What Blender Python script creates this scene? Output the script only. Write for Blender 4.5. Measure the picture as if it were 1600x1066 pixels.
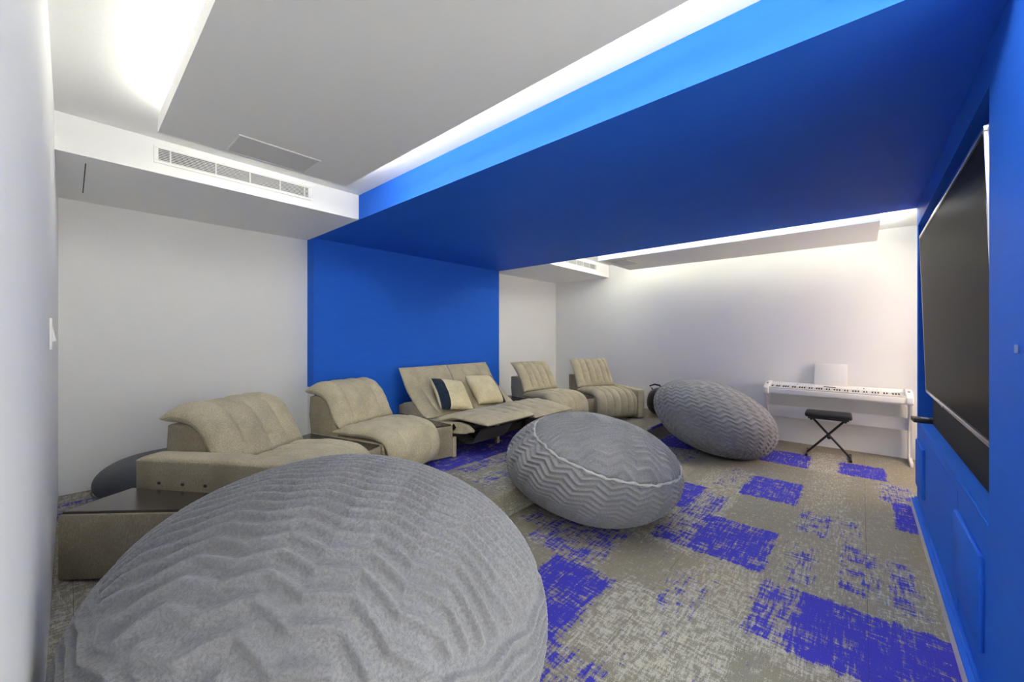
import bpy, bmesh, math, random
import numpy as np
from mathutils import Vector, Matrix, noise

random.seed(7)
for o in list(bpy.data.objects):
    bpy.data.objects.remove(o)
S = bpy.context.scene
C = S.collection
R = math.radians

# ------------------------------------------------------------------ camera
EYE = 1.45
cam = bpy.data.cameras.new('camera')
cam.sensor_width = 36.0
cam.lens = 36.0 * 614.57 / 1600.0
cam.shift_y = -7.52 / 1600.0
cam.clip_start = 0.02
co = bpy.data.objects.new('camera', cam)
co.location = (0, 0, EYE)
co.rotation_euler = (R(90), 0, R(41.606 - 90))
C.objects.link(co)
S.camera = co

# ------------------------------------------------------------------ view / world / lights
S.view_settings.view_transform = 'Standard'
S.view_settings.look = 'None'
S.view_settings.exposure = 1.42
S.cycles.max_bounces = 16
S.cycles.diffuse_bounces = 10
S.view_settings.gamma = 1.0
S.view_settings.use_curve_mapping = False
W = bpy.data.worlds.new('world')
S.world = W
W.use_nodes = True
bg = W.node_tree.nodes['Background']
bg.inputs[0].default_value = (1.0, 0.985, 0.84, 1)
bg.inputs[1].default_value = 2.1

def area(name, loc, sx, sy, power, rot, color=(1, 1, 1)):
    l = bpy.data.lights.new(name, 'AREA')
    l.shape = 'RECTANGLE'; l.size = sx; l.size_y = sy
    l.energy = power; l.color = color
    o = bpy.data.objects.new(name, l)
    o.location = loc; o.rotation_euler = rot
    C.objects.link(o)
    return o

# room measures (metres, X = along the sofa wall, Y = from screen wall to sofa wall)
XL, XF, YB = -0.056, 6.58, 4.65
X1, X2 = 1.775, 4.72             # the blue band
YU = -0.350                      # face of the blue screen wall
ZC, ZS = 2.75, 2.525             # ceiling, underside of soffit and ducts
YD = 3.465                       # face of the ducts
ZP0, ZP1 = 2.54, 2.622           # hanging ceiling panels
NP = (0.315, 1.335, -0.75, 2.81) # near panel x0,x1,y0,y1
FP = (5.09, 6.14, -0.135, 2.85)  # far panel
PH, YP = 0.21, 2.12              # sofa platform height and front edge

UP = (R(180), 0, 0)
zl = ZP1 + 0.012
LED = (1.0, 0.985, 0.87)
LEDF = (1.0, 1.0, 0.82)
area('cove_led', (NP[0] + 0.03, (NP[2] + 2.62) / 2, zl), 0.03, 2.62 - NP[2], 3.6, UP, LED)
area('cove_led', (NP[1] - 0.03, (NP[2] + NP[3]) / 2, zl), 0.03, NP[3] - NP[2], 23, UP, LED)
area('cove_led', ((NP[0] + NP[1]) / 2, NP[3] - 0.03, zl), NP[1] - NP[0] - 0.2, 0.03, 4, UP, LED)
area('cove_led', (FP[0] + 0.03, (FP[2] + FP[3]) / 2, zl), 0.03, FP[3] - FP[2], 24, UP, LEDF)
area('cove_led', (FP[1] - 0.10, (FP[2] + FP[3]) / 2, zl), 0.03, FP[3] - FP[2], 3.5, UP, LEDF)
area('cove_led', ((FP[0] + FP[1]) / 2, FP[2] + 0.03, zl), FP[1] - FP[0] - 0.1, 0.03, 3, UP, LEDF)
area('cove_led', ((FP[0] + FP[1]) / 2, FP[3] - 0.03, zl), FP[1] - FP[0] - 0.1, 0.03, 6, UP, LEDF)
# assumed warm lamp, unseen, in an added hallway beside the piano; fills far side
area('assumed_hall_lamp', (5.75, -1.75, 1.7), 0.9, 1.2, 17, (R(90), 0, R(4)), (1.0, 0.80, 0.62))

# ------------------------------------------------------------------ materials
def lin(*c):
    return tuple(((v / 255) / 12.92 if v / 255 <= 0.04045 else ((v / 255 + 0.055) / 1.055) ** 2.4) for v in c) + (1,)

class NT:
    def __init__(s, name):
        s.m = bpy.data.materials.new(name); s.m.use_nodes = True
        s.t = s.m.node_tree; s.n = s.t.nodes
        s.b = s.n['Principled BSDF']
    def add(s, typ, **kw):
        nd = s.n.new(typ)
        for k, v in kw.items():
            if k.startswith('i_'):
                key = k[2:]
                nd.inputs[int(key) if key.isdigit() else key.replace('_', ' ')].default_value = v
            else: setattr(nd, k, v)
        return nd
    def link(s, a, b): s.t.links.new(a, b)
    def math(s, op, a, b=None, clamp=False):
        nd = s.n.new('ShaderNodeMath'); nd.operation = op; nd.use_clamp = clamp
        for i, v in enumerate((a, b)):
            if v is None: continue
            if isinstance(v, (int, float)): nd.inputs[i].default_value = v
            else: s.link(v, nd.inputs[i])
        return nd.outputs[0]
    def noise(s, vec, scale, detail=2, rough=0.5):
        nd = s.add('ShaderNodeTexNoise', i_Scale=scale, i_Detail=detail, i_Roughness=rough)
        s.link(vec, nd.inputs['Vector']); return nd.outputs['Fac']
    def mapping(s, vec, scale):
        nd = s.add('ShaderNodeMapping'); nd.inputs['Scale'].default_value = scale
        s.link(vec, nd.inputs['Vector']); return nd.outputs[0]
    def mix(s, f, a, b):
        nd = s.n.new('ShaderNodeMix'); nd.data_type = 'RGBA'
        for sock, v in ((nd.inputs[0], f), (nd.inputs[6], a), (nd.inputs[7], b)):
            if isinstance(v, (int, float)): sock.default_value = v
            elif isinstance(v, tuple): sock.default_value = v
            else: s.link(v, sock)
        return nd.outputs[2]
    def ramp(s, f, a, b, lo=0.0, hi=1.0):
        nd = s.n.new('ShaderNodeMapRange'); nd.interpolation_type = 'SMOOTHSTEP'
        nd.inputs[1].default_value = a; nd.inputs[2].default_value = b
        nd.inputs[3].default_value = lo; nd.inputs[4].default_value = hi
        s.link(f, nd.inputs[0]); return nd.outputs[0]
    def bump(s, h, dist, strength=1.0):
        nd = s.add('ShaderNodeBump', i_Strength=strength, i_Distance=dist)
        s.link(h, nd.inputs['Height']); s.link(nd.outputs[0], s.b.inputs['Normal'])

def simple(name, col, rough=0.5, metal=0.0, spec=0.5, grain=0.0, gscale=60, var=0.0):
    t = NT(name)
    t.b.inputs['Base Color'].default_value = col
    t.b.inputs['Roughness'].default_value = rough
    t.b.inputs['Metallic'].default_value = metal
    t.b.inputs['Specular IOR Level'].default_value = spec
    tc = t.add('ShaderNodeTexCoord').outputs['Object']
    n = t.noise(tc, gscale, 4)
    if grain: t.bump(n, grain)
    if var:
        c2 = tuple(v * (1 - var) for v in col[:3]) + (1,)
        t.link(t.mix(n, col, c2), t.b.inputs['Base Color'])
    return t.m

WHITE = simple('white_paint', (0.87, 0.87, 0.865, 1), 0.6, spec=0.3, grain=0.0006, gscale=90, var=0.02)
PANELW = simple('ceiling_panel_paint', (0.83, 0.83, 0.825, 1), 0.7, spec=0.2, grain=0.0004, gscale=70, var=0.02)
PLASTIC_W = simple('white_plastic', (0.82, 0.82, 0.81, 1), 0.35, grain=0.0001, gscale=200)
GAP = simple('dark_gap', (0.02, 0.02, 0.02, 1), 0.9, gscale=40, var=0.2)
PALE = simple('pale_plinth', lin(205, 200, 212), 0.7, gscale=30, var=0.08)

def blue_paint():
    t = NT('blue_paint')
    tc = t.add('ShaderNodeTexCoord').outputs['Object']
    v = t.mapping(tc, (1.2, 1.2, 9))
    n = t.noise(v, 3, 4)
    t.link(t.mix(n, (0.021, 0.124, 0.63, 1), (0.027, 0.140, 0.69, 1)), t.b.inputs['Base Color'])
    n2 = t.noise(tc, 120, 3)
    t.bump(n2, 0.0004)
    t.b.inputs['Roughness'].default_value = 0.5
    t.b.inputs['Specular IOR Level'].default_value = 0.03
    return t.m
BLUE = blue_paint()

def carpet():
    t = NT('patterned_carpet')
    pos = t.add('ShaderNodeNewGeometry').outputs['Position']
    at = t.add('ShaderNodeAttribute'); at.attribute_name = 'pattern'
    sp = t.add('ShaderNodeSeparateColor'); t.link(at.outputs['Color'], sp.inputs[0])
    D, L, B = sp.outputs[0], sp.outputs[1], sp.outputs[2]
    nx = t.noise(t.mapping(pos, (7, 60, 60)), 1.0, 5, 0.62)
    ny = t.noise(t.mapping(pos, (52, 9, 52)), 1.0, 5, 0.62)
    big = t.noise(pos, 9, 3)
    fine = t.noise(t.mapping(pos, (260, 260, 260)), 1.0, 1)
    st = t.math('ADD', t.math('MULTIPLY', t.math('SUBTRACT', nx, 0.5), 1.7), t.math('MULTIPLY', t.math('SUBTRACT', ny, 0.5), 1.5))
    st = t.math('ADD', st, t.math('MULTIPLY', t.math('SUBTRACT', big, 0.5), 0.9))
    st = t.math('ADD', st, t.math('MULTIPLY', t.math('SUBTRACT', fine, 0.5), 0.9))
    fb = t.ramp(t.math('ADD', D, st), 0.46, 0.55)
    n3 = t.noise(t.mapping(pos, (14, 75, 75)), 1.0, 5, 0.65)
    n4 = t.noise(t.mapping(pos, (60, 16, 60)), 1.0, 4, 0.6)
    s2 = t.math('ADD', t.math('MULTIPLY', t.math('SUBTRACT', n3, 0.5), 1.2), t.math('MULTIPLY', t.math('SUBTRACT', n4, 0.5), 1.0))
    s2 = t.math('ADD', s2, t.math('MULTIPLY', t.math('SUBTRACT', fine, 0.5), 0.9))
    fl = t.ramp(t.math('ADD', L, s2), 0.46, 0.66)
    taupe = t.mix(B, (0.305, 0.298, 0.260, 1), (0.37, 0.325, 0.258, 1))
    base = t.mix(fl, taupe, (0.62, 0.60, 0.55, 1))
    col = t.mix(fb, base, (0.062, 0.058, 0.62, 1))
    weave = t.noise(t.mapping(pos, (330, 330, 330)), 1.0, 2)
    col = t.mix(t.ramp(weave, 0.3, 0.7), t.mix(0.5, col, (0.03, 0.03, 0.03, 1)), col)
    t.link(col, t.b.inputs['Base Color'])
    t.bump(weave, 0.002, 0.7)
    t.b.inputs['Roughness'].default_value = 0.95
    t.b.inputs['Specular IOR Level'].default_value = 0.1
    return t.m
CARPET = carpet()

def fabric(name, c1, c2, scale=1.0):
    t = NT(name)
    tc = t.add('ShaderNodeTexCoord').outputs['Object']
    a = t.noise(t.mapping(tc, (260, 260, 60)), 1.0 * scale, 2)
    b = t.noise(t.mapping(tc, (60, 260, 260)), 1.0 * scale, 2)
    g = t.noise(tc, 7, 4)
    f = t.math('ADD', t.math('MULTIPLY', a, 0.6), t.math('MULTIPLY', b, 0.4))
    col = t.mix(t.ramp(f, 0.32, 0.68), c1, c2)
    col = t.mix(t.ramp(g, 0.35, 0.7, 0.0, 0.35), col, tuple(v * 0.72 for v in c1[:3]) + (1,))
    t.link(col, t.b.inputs['Base Color'])
    t.bump(f, 0.0012, 0.6)
    t.b.inputs['Roughness'].default_value = 0.9
    t.b.inputs['Specular IOR Level'].default_value = 0.15
    t.b.inputs['Sheen Weight'].default_value = 0.15
    return t.m
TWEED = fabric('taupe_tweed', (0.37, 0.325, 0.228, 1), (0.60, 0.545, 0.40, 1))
TWEED_SHADE = fabric('taupe_tweed_shaded', (0.25, 0.215, 0.15, 1), (0.40, 0.355, 0.265, 1))  # shaded copy of the tweed: darker sides put into the colour
CREAM = fabric('cream_cotton', (0.66, 0.57, 0.33, 1), (0.80, 0.74, 0.54, 1), 0.6)
NAVY = fabric('navy_cotton', (0.008, 0.016, 0.035, 1), (0.02, 0.035, 0.07, 1), 0.6)
SHADOWCLOTH = fabric('dark_lining_shade', (0.03, 0.03, 0.032, 1), (0.06, 0.06, 0.065, 1))  # lining cloth; also painted shade under the loveseat and in arm dimples

def fleece():
    t = NT('grey_fleece')
    tc = t.add('ShaderNodeTexCoord').outputs['Object']
    a = t.noise(tc, 130, 3, 0.7)
    b = t.noise(tc, 45, 3, 0.6)
    g = t.noise(tc, 4, 3)
    col = t.mix(t.ramp(a, 0.3, 0.7), (0.19, 0.192, 0.216, 1), (0.285, 0.288, 0.320, 1))
    col = t.mix(t.ramp(g, 0.4, 0.7, 0, 0.4), col, (0.17, 0.173, 0.195, 1))
    t.link(col, t.b.inputs['Base Color'])
    h = t.math('ADD', t.math('MULTIPLY', a, 0.6), t.math('MULTIPLY', b, 0.5))
    t.bump(h, 0.008, 0.75)
    t.b.inputs['Roughness'].default_value = 0.95
    t.b.inputs['Specular IOR Level'].default_value = 0.1
    t.b.inputs['Sheen Weight'].default_value = 0.35
    t.b.inputs['Sheen Roughness'].default_value = 0.5
    return t.m
FLEECE = fleece()
PIPING = fabric('pale_piping', (0.38, 0.38, 0.40, 1), (0.50, 0.50, 0.52, 1))
LEATHER = simple('dark_slate_vinyl', lin(62, 64, 74), 0.42, grain=0.001, gscale=140, var=0.15)
BLACKL = simple('black_vinyl', lin(28, 29, 34), 0.35, grain=0.001, gscale=120, var=0.2)
WOOD = simple('dark_brown_lacquer', lin(76, 68, 60), 0.22, spec=0.6, grain=0.0002, gscale=20, var=0.25)
BLACK = simple('black_plastic', (0.012, 0.012, 0.013, 1), 0.4, gscale=50, var=0.2)
STEEL = simple('black_steel', (0.018, 0.018, 0.02, 1), 0.35, metal=0.3, gscale=50, var=0.2)
SILVER = simple('silver_trim', (0.82, 0.80, 0.78, 1), 0.22, metal=1.0, grain=0.0001, gscale=80)
GRILLE = simple('speaker_cloth', (0.030, 0.029, 0.031, 1), 0.85, spec=0.2, grain=0.0006, gscale=500, var=0.3)
SCREEN = simple('screen_glass', (0.012, 0.012, 0.0125, 1), 0.38, spec=0.015, gscale=5, var=0.05)
IVORY = simple('white_key', (0.80, 0.80, 0.79, 1), 0.25, gscale=100, var=0.03)

# ------------------------------------------------------------------ mesh helpers
def obj(name, bm, mat, parent=None, sharp=40, loc=None):
    me = bpy.data.meshes.new(name)
    bmesh.ops.recalc_face_normals(bm, faces=bm.faces)
    bm.to_mesh(me); bm.free()
    return link(name, me, mat, parent, sharp, loc)

def link(name, me, mat, parent=None, sharp=40, loc=None):
    for m in (mat if isinstance(mat, (list, tuple)) else [mat]): me.materials.append(m)
    if sharp is not None and len(me.polygons):
        me.polygons.foreach_set('use_smooth', [True] * len(me.polygons))
        me.set_sharp_from_angle(angle=R(sharp))
    o = bpy.data.objects.new(name, me)
    C.objects.link(o)
    if parent: o.parent = parent
    if loc: o.location = loc
    return o

def thing(name, label, cat, loc=(0, 0, 0), rz=0, group=None):
    o = bpy.data.objects.new(name, None)
    o.empty_display_size = 0.1
    C.objects.link(o)
    o.location = loc; o.rotation_euler = (0, 0, rz)
    return tag(o, label, cat, group)

def tag(o, label, cat, group=None):
    o['label'] = label; o['category'] = cat
    if group: o['group'] = group
    return o

def struct(o, label=None):
    o['kind'] = 'structure'
    if label: o['label'] = label
    return o

def box(bm, x0, x1, y0, y1, z0, z1, bev=0.0, seg=2):
    r = bmesh.ops.create_cube(bm, size=1.0)
    vs = r['verts']
    for v in vs:
        v.co = Vector((x0 if v.co.x < 0 else x1, y0 if v.co.y < 0 else y1, z0 if v.co.z < 0 else z1))
    if bev:
        es = list({e for v in vs for e in v.link_edges})
        bmesh.ops.bevel(bm, geom=es, offset=bev, segments=seg, affect='EDGES', profile=0.5)
    return bm

def bx(x0, x1, y0, y1, z0, z1, bev=0.0, seg=2):
    return box(bmesh.new(), x0, x1, y0, y1, z0, z1, bev, seg)

def prism(bm, pts, lo, hi, axis='z', bev=0.0, seg=2):
    def P(a, b, c):
        return {'z': (a, b, c), 'x': (c, a, b), 'y': (a, c, b)}[axis]
    A = [bm.verts.new(P(a, b, lo)) for a, b in pts]
    B = [bm.verts.new(P(a, b, hi)) for a, b in pts]
    n = len(pts)
    fs = [bm.faces.new(A[::-1]), bm.faces.new(B)]
    for i in range(n):
        fs.append(bm.faces.new((A[i], A[(i + 1) % n], B[(i + 1) % n], B[i])))
    if bev:
        es = list({e for f in fs for e in f.edges})
        bmesh.ops.bevel(bm, geom=es, offset=bev, segments=seg, affect='EDGES', profile=0.5)
    return bm

def tube(bm, pts, r, n=10, closed=False):
    pts = [Vector(p) for p in pts]; rings = []
    N = len(pts)
    for i, p in enumerate(pts):
        a = pts[(i - 1) % N] if (closed or i > 0) else p
        b = pts[(i + 1) % N] if (closed or i < N - 1) else p
        t = (b - a).normalized()
        up = Vector((0, 0, 1)) if abs(t.z) < 0.95 else Vector((1, 0, 0))
        s = t.cross(up).normalized(); u = s.cross(t)
        rr = r[i] if isinstance(r, (list, tuple)) else r
        rings.append([bm.verts.new(p + (s * math.cos(k * 2 * math.pi / n) + u * math.sin(k * 2 * math.pi / n)) * rr) for k in range(n)])
    for i in range(N if closed else N - 1):
        A, B = rings[i], rings[(i + 1) % N]
        for k in range(n):
            bm.faces.new((A[k], A[(k + 1) % n], B[(k + 1) % n], B[k]))
    if not closed:
        bm.faces.new(rings[0][::-1]); bm.faces.new(rings[-1])
    return bm

def spline(P, n):
    P = np.array(P, float)
    Q = np.vstack([2 * P[0] - P[1], P, 2 * P[-1] - P[-2]])
    out = []
    for i in range(len(P) - 1):
        p0, p1, p2, p3 = Q[i:i + 4]
        for t in np.linspace(0, 1, 24, endpoint=False):
            out.append(0.5 * ((2 * p1) + (-p0 + p2) * t + (2 * p0 - 5 * p1 + 4 * p2 - p3) * t * t + (-p0 + 3 * p1 - 3 * p2 + p3) * t ** 3))
    out.append(P[-1]); out = np.array(out)
    d = np.r_[0, np.cumsum(np.linalg.norm(np.diff(out, axis=0), axis=1))]
    s = np.linspace(0, d[-1], n)
    return np.c_[np.interp(s, d, out[:, 0]), np.interp(s, d, out[:, 1])]

def grid_mesh(name, V, nr, nc, wrap=False):
    """quads over an nr x nc lattice of vertices V (rows wrap along the columns when wrap)"""
    i = np.arange(nr - 1)[:, None]; k = np.arange(nc if wrap else nc - 1)[None, :]
    k2 = (k + 1) % nc
    F = np.stack([i * nc + k, i * nc + k2, (i + 1) * nc + k2, (i + 1) * nc + k], -1).reshape(-1, 4)
    me = bpy.data.meshes.new(name)
    me.vertices.add(len(V)); me.vertices.foreach_set('co', np.asarray(V, np.float32).ravel())
    me.loops.add(F.size); me.loops.foreach_set('vertex_index', F.ravel().astype(np.int32))
    me.polygons.add(len(F)); me.polygons.foreach_set('loop_start', (np.arange(len(F)) * 4).astype(np.int32))
    me.polygons.foreach_set('use_smooth', np.ones(len(F), bool))
    me.update(calc_edges=True); me.validate()
    return me

def slab(name, path, thick, w, mat, parent, x0=0.0, pleats=(-0.5, 0, 0.5), gd=0.010, puff=0.012, wrinkle=0.004, seed=0, buttons=(), ns=64, nx=72, endq=5.0, tipthin=None):
    """soft cushion: a closed slab swept along a side profile (rear/top first, front/bottom last)"""
    P = spline(path, ns)
    T = np.gradient(P, axis=0); T /= np.linalg.norm(T, axis=1)[:, None]
    N = np.c_[T[:, 1], -T[:, 0]]
    s = np.linspace(0, 1, ns)
    th = thick * np.sqrt(np.clip(1 - np.abs(2 * s - 1) ** endq, 0, 1))
    if tipthin: th = th * np.interp(s, [0, 0.25, 1], [tipthin, 1, 1])
    a = np.linspace(-1, 1, nx)
    u = np.sin(a * math.pi / 2) * 0.35 + a * 0.65
    side = np.sqrt(np.clip(1 - np.abs(u) ** 7, 0, 1))
    g = np.zeros(nx)
    edges = [-1] + list(pleats) + [1]
    for p in pleats: g += np.exp(-((u - p) / 0.035) ** 2)
    pf = np.zeros(nx)
    for e0, e1 in zip(edges[:-1], edges[1:]):
        m = (u >= e0) & (u <= e1)
        pf[m] = np.sin((u[m] - e0) / (e1 - e0) * math.pi)
    rows = []
    fade = np.clip(np.sin(np.clip(s, 0, 1) * math.pi) * 2.2, 0, 1)
    for i in range(ns):
        top = th[i] / 2 * side + (pf * puff - g * gd) * fade[i]
        bot = -th[i] / 2 * side
        for (bu, bs) in buttons:
            top = top - 0.014 * np.exp(-(((u - bu) * w / 2) ** 2 + ((s[i] - bs) * 0.9) ** 2) / 0.022 ** 2)
        X = x0 + u * w / 2
        if wrinkle:
            for j in range(nx):
                q = Vector((X[j] * 5 + seed, P[i, 0] * 9, P[i, 1] * 9 + seed))
                top[j] += wrinkle * fade[i] * (noise.noise(q) + 0.7 * noise.noise(q * 2.3))
        tp = np.c_[X, P[i, 0] + N[i, 0] * top, P[i, 1] + N[i, 1] * top]
        bp = np.c_[X, P[i, 0] + N[i, 0] * bot, P[i, 1] + N[i, 1] * bot][::-1]
        rows.append(np.vstack([tp, bp]))
    me = grid_mesh(name, np.vstack(rows), ns, 2 * nx, True)
    bm = bmesh.new(); bm.from_mesh(me); bpy.data.meshes.remove(me)
    bmesh.ops.remove_doubles(bm, verts=bm.verts, dist=0.0004)
    return obj(name, bm, mat, parent, sharp=70)

# ------------------------------------------------------------------ room shell
def wallobj(name, x0, x1, y0, y1, z0, z1, mat=WHITE, label=None, parent=None):
    o = obj(name, bx(x0, x1, y0, y1, z0, z1), mat, parent)
    if not parent: struct(o, label)
    return o

YN = -1.30    # unseen wall behind the camera, with an opening added to let in fill light
wallobj('wall_left', XL - 0.12, XL, YN, YB + 0.12, -0.1, ZC, label='white painted wall at the left edge of the room')
wb = bmesh.new()
box(wb, XL, XF + 0.12, YB, YB + 0.12, -0.1, ZC)
struct(obj('wall_back', wb, WHITE), 'white painted wall behind the sofas')
wallobj('wall_far', XF, XF + 0.12, YN, YB, -0.1, ZC, label='white painted wall behind the piano')
wr = bmesh.new()
box(wr, X2 + 0.001, 5.15, -0.90, -0.78, -0.1, ZC); box(wr, 6.35, XF, -0.90, -0.78, -0.1, ZC); box(wr, 5.15, 6.35, -0.90, -0.78, 2.25, ZC)  # assumed doorway, unseen, left open to light the far side
box(wr, X2 + 0.001, 4.8, -2.3, -0.90, -0.1, ZC); box(wr, 6.46, XF, -2.3, -0.90, -0.1, ZC); box(wr, X2 + 0.001, XF, -2.42, -2.3, -0.1, ZC); box(wr, X2 + 0.001, XF, -2.3, -0.9, 2.5, ZC)  # added unseen hall box, keeps world light out of the doorway
struct(obj('wall_far_return', wr, WHITE), 'white wall with an assumed doorway beside the piano')
wn = bmesh.new()
box(wn, XL, 0.15, YN - 0.12, YN, -0.1, ZC); box(wn, 1.65, X1, YN - 0.12, YN, -0.1, ZC); box(wn, 0.15, 1.65, YN - 0.12, YN, 2.3, ZC)
struct(obj('wall_near', wn, WHITE), 'white wall behind the camera with an opening added for fill light')
struct(obj('ceiling', bx(XL - 0.12, XF + 0.12, YN - 0.12, YB + 0.12, ZC, ZC + 0.1), WHITE), 'white slab ceiling above the hanging panels')

# blue pilaster on the sofa wall, blue soffit across the room
pil = obj('wall_back_pilaster', bx(X1, X2, 4.477, YB - 0.001, 0.885, ZS), BLUE); struct(pil, 'blue painted wall section behind the reclined loveseat')
obj('lower_panel', bx(X1 + 0.002, X2 - 0.002, 4.479, YB - 0.001, PH, 0.884), WHITE, pil)
obj('blue_lower_face', bx(X1 + 0.012, X2 - 0.001, 4.473, 4.479, PH, 0.90), BLUE, pil)
sof = obj('ceiling_soffit', bx(X1, X2, -0.78, YB - 0.001, ZS, ZC - 0.001), BLUE); struct(sof, 'wide blue lowered ceiling band across the room')

# ducts with air grilles
for nm, x0, x1, lab in (('ceiling_duct', XL, X1 - 0.001, 'white boxed duct with air grille above the left wall'),
                        ('ceiling_duct', X2 + 0.001, XF, 'white boxed duct with air grille in the far corner')):
    d = obj(nm, bx(x0, x1, YD, YB - 0.001, ZS, ZC - 0.001), WHITE); struct(d, lab)
    if x0 < 0:
        obj('slot', bx(0.066, 0.071, 3.61, 4.37, ZS - 0.001, ZS + 0.01), GAP, d)
        obj('panel_joint', bx(0.853, 0.8555, 3.62, 4.40, ZS - 0.0006, ZS + 0.01), PANELW, d)

def grille(x0, x1, label):
    t = thing('air_grille', label, 'air vent', (x0, YD, 2.59))
    w = x1 - x0; h = 0.122
    fr = bmesh.new()
    box(fr, 0, w, -0.008, -0.0005, 0, 0.020, 0.002, 1); box(fr, 0, w, -0.008, -0.0005, h - 0.020, h, 0.002, 1)
    box(fr, 0, 0.024, -0.008, -0.0005, 0.02, h - 0.02, 0.002, 1); box(fr, w - 0.024, w, -0.008, -0.0005, 0.02, h - 0.02, 0.002, 1)
    obj('frame', fr, PLASTIC_W, t)
    obj('backing', bx(0.02, w - 0.02, -0.0015, -0.0005, 0.018, h - 0.018), simple('vent_shade', (0.20, 0.20, 0.21, 1), 0.8, gscale=30, var=0.1), t)
    n = 8; sl = None
    for i in range(n):
        z = 0.0235 + i * (h - 0.047) / (n - 1)
        if sl is None:
            b = bmesh.new()
            prism(b, [(-0.008, -0.0025), (-0.002, 0.0028), (-0.002, 0.0042), (-0.008, -0.0002)], 0.022, w - 0.022, 'x')
            sl = obj('slat', b, PLASTIC_W, t, loc=(0, 0, z))
        else:
            c = sl.copy(); C.objects.link(c); c.parent = t; c.location = (0, 0, z)
    for f in (0.085, 0.337, 0.55, 0.76, 0.945):
        obj('divider', bx(f * w - 0.004, f * w + 0.004, -0.0085, -0.0015, 0.018, h - 0.018), PLASTIC_W, t)
grille(0.367, 1.353, 'white slatted air grille on the duct at upper left')
grille(5.14, 6.128, 'white slatted air grille on the small duct in the far corner')

# hanging ceiling panels
def cloud(name, r, hatch, label):
    x0, x1, y0, y1 = r
    b = bmesh.new(); box(b, x0, x1, y0, y1, ZP0, ZP1)
    p = obj(name, b, PANELW); struct(p, label)
    hb = obj('access_hatch', bx(hatch[0], hatch[1], hatch[2], hatch[3], ZP0 - 0.004, ZP0 + 0.004, 0.001, 1), simple('hatch_paint', (0.68, 0.68, 0.675, 1), 0.6, gscale=50, var=0.02), p)
    rim = bmesh.new()
    for (a, b_, c_, d_) in ((hatch[0] - 0.008, hatch[0], hatch[2] - 0.008, hatch[3] + 0.008), (hatch[1], hatch[1] + 0.008, hatch[2] - 0.008, hatch[3] + 0.008),
                            (hatch[0], hatch[1], hatch[2] - 0.008, hatch[2]), (hatch[0], hatch[1], hatch[3], hatch[3] + 0.008)):
        box(rim, a, b_, c_, d_, ZP0 - 0.006, ZP0 + 0.002)
    obj('hatch_rim', rim, PLASTIC_W, hb)
    strip = bmesh.new()
    hang = bmesh.new()
    for fx in (0.3, 0.7):
        for fy in (0.2, 0.5, 0.8):
            X, Y = x0 + fx * (x1 - x0), y0 + fy * (y1 - y0)
            box(hang, X - 0.02, X + 0.02, Y - 0.02, Y + 0.02, ZP1, ZC)
    obj('hanger', hang, PANELW, p)
cloud('ceiling_panel', NP, (0.616, 1.032, 2.515, 2.768), 'white hanging ceiling panel with hatch near the left wall')
cloud('ceiling_panel', FP, (5.27, 5.68, 2.50, 2.76), 'white hanging ceiling panel above the piano')

# blue screen wall with niche
NX0, NX1, NZ0, NZ1 = 2.236, 4.640, 0.760, 2.365
b = bmesh.new()
YR = -0.78
box(b, 1.93, NX0, YR, YU, 0, ZS - 0.0005)
box(b, NX1, X2, YR, YU, 0, ZS - 0.0005)
box(b, NX0, NX1, YR, YU, 0, NZ0)
box(b, NX0, NX1, YR, YU, NZ1, ZS - 0.0005)
box(b, NX0, NX1, YR, -0.60, NZ0, NZ1)
mw = obj('wall_right', b, BLUE); struct(mw, 'blue screen wall with a niche for the television')
obj('ledge_lip', bx(NX0, NX1, YU - 0.01, YU + 0.004, NZ0 - 0.012, NZ0 + 0.001, 0.003, 2), BLUE, mw)
for x0, x1 in ((2.305, 2.853), (4.17, 4.62)):
    obj('raised_panel', bx(x0, x1, YU - 0.002, YU + 0.018, 0.24, 0.612, 0.009, 2), BLUE, mw)
obj('middle_panel', bx(2.86, 4.16, YU - 0.002, YU + 0.0012, 0.12, 0.70), BLUE, mw)
dp = obj('side_door', bx(X1, 1.927, YR, YU + 0.004, 0, ZS - 0.0005, 0.002, 1), BLUE, mw)
obj('latch_plate', bx(1.845, 1.885, YU + 0.004, YU + 0.007, 1.40, 1.425, 0.001, 1), simple('blue_latch', (0.03, 0.16, 0.6, 1), 0.3, gscale=30, var=0.1), dp)
b = bmesh.new(); box(b, X1, X2 + 0.02, YR, YU + 0.034, 0.078, 0.088, 0.003, 2); box(b, X1, X2 + 0.016, YU - 0.001, YU + 0.014, 0.086, 0.104, 0.003, 2)
bb_ = obj('baseboard_right', b, BLUE); struct(bb_, 'blue baseboard cap along the foot of the screen wall')
obj('pale_face', bx(X1, X2 + 0.018, YR, YU + 0.033, 0.0, 0.079), PALE, bb_)

# light switch on the left wall
t = thing('light_switch', 'white light switch plate on the left wall', 'switch', (XL, 2.62, 1.46))
obj('plate', bx(0.0002, 0.009, -0.045, 0.045, -0.068, 0.068, 0.003, 2), PLASTIC_W, t)
b = bmesh.new(); prism(b, [(0.008, -0.035), (0.020, -0.030), (0.009, 0.035)], -0.022, 0.022, 'y', 0.001, 1)
obj('rocker', b, PLASTIC_W, t)

# ------------------------------------------------------------------ carpet
TS = 0.457
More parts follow.
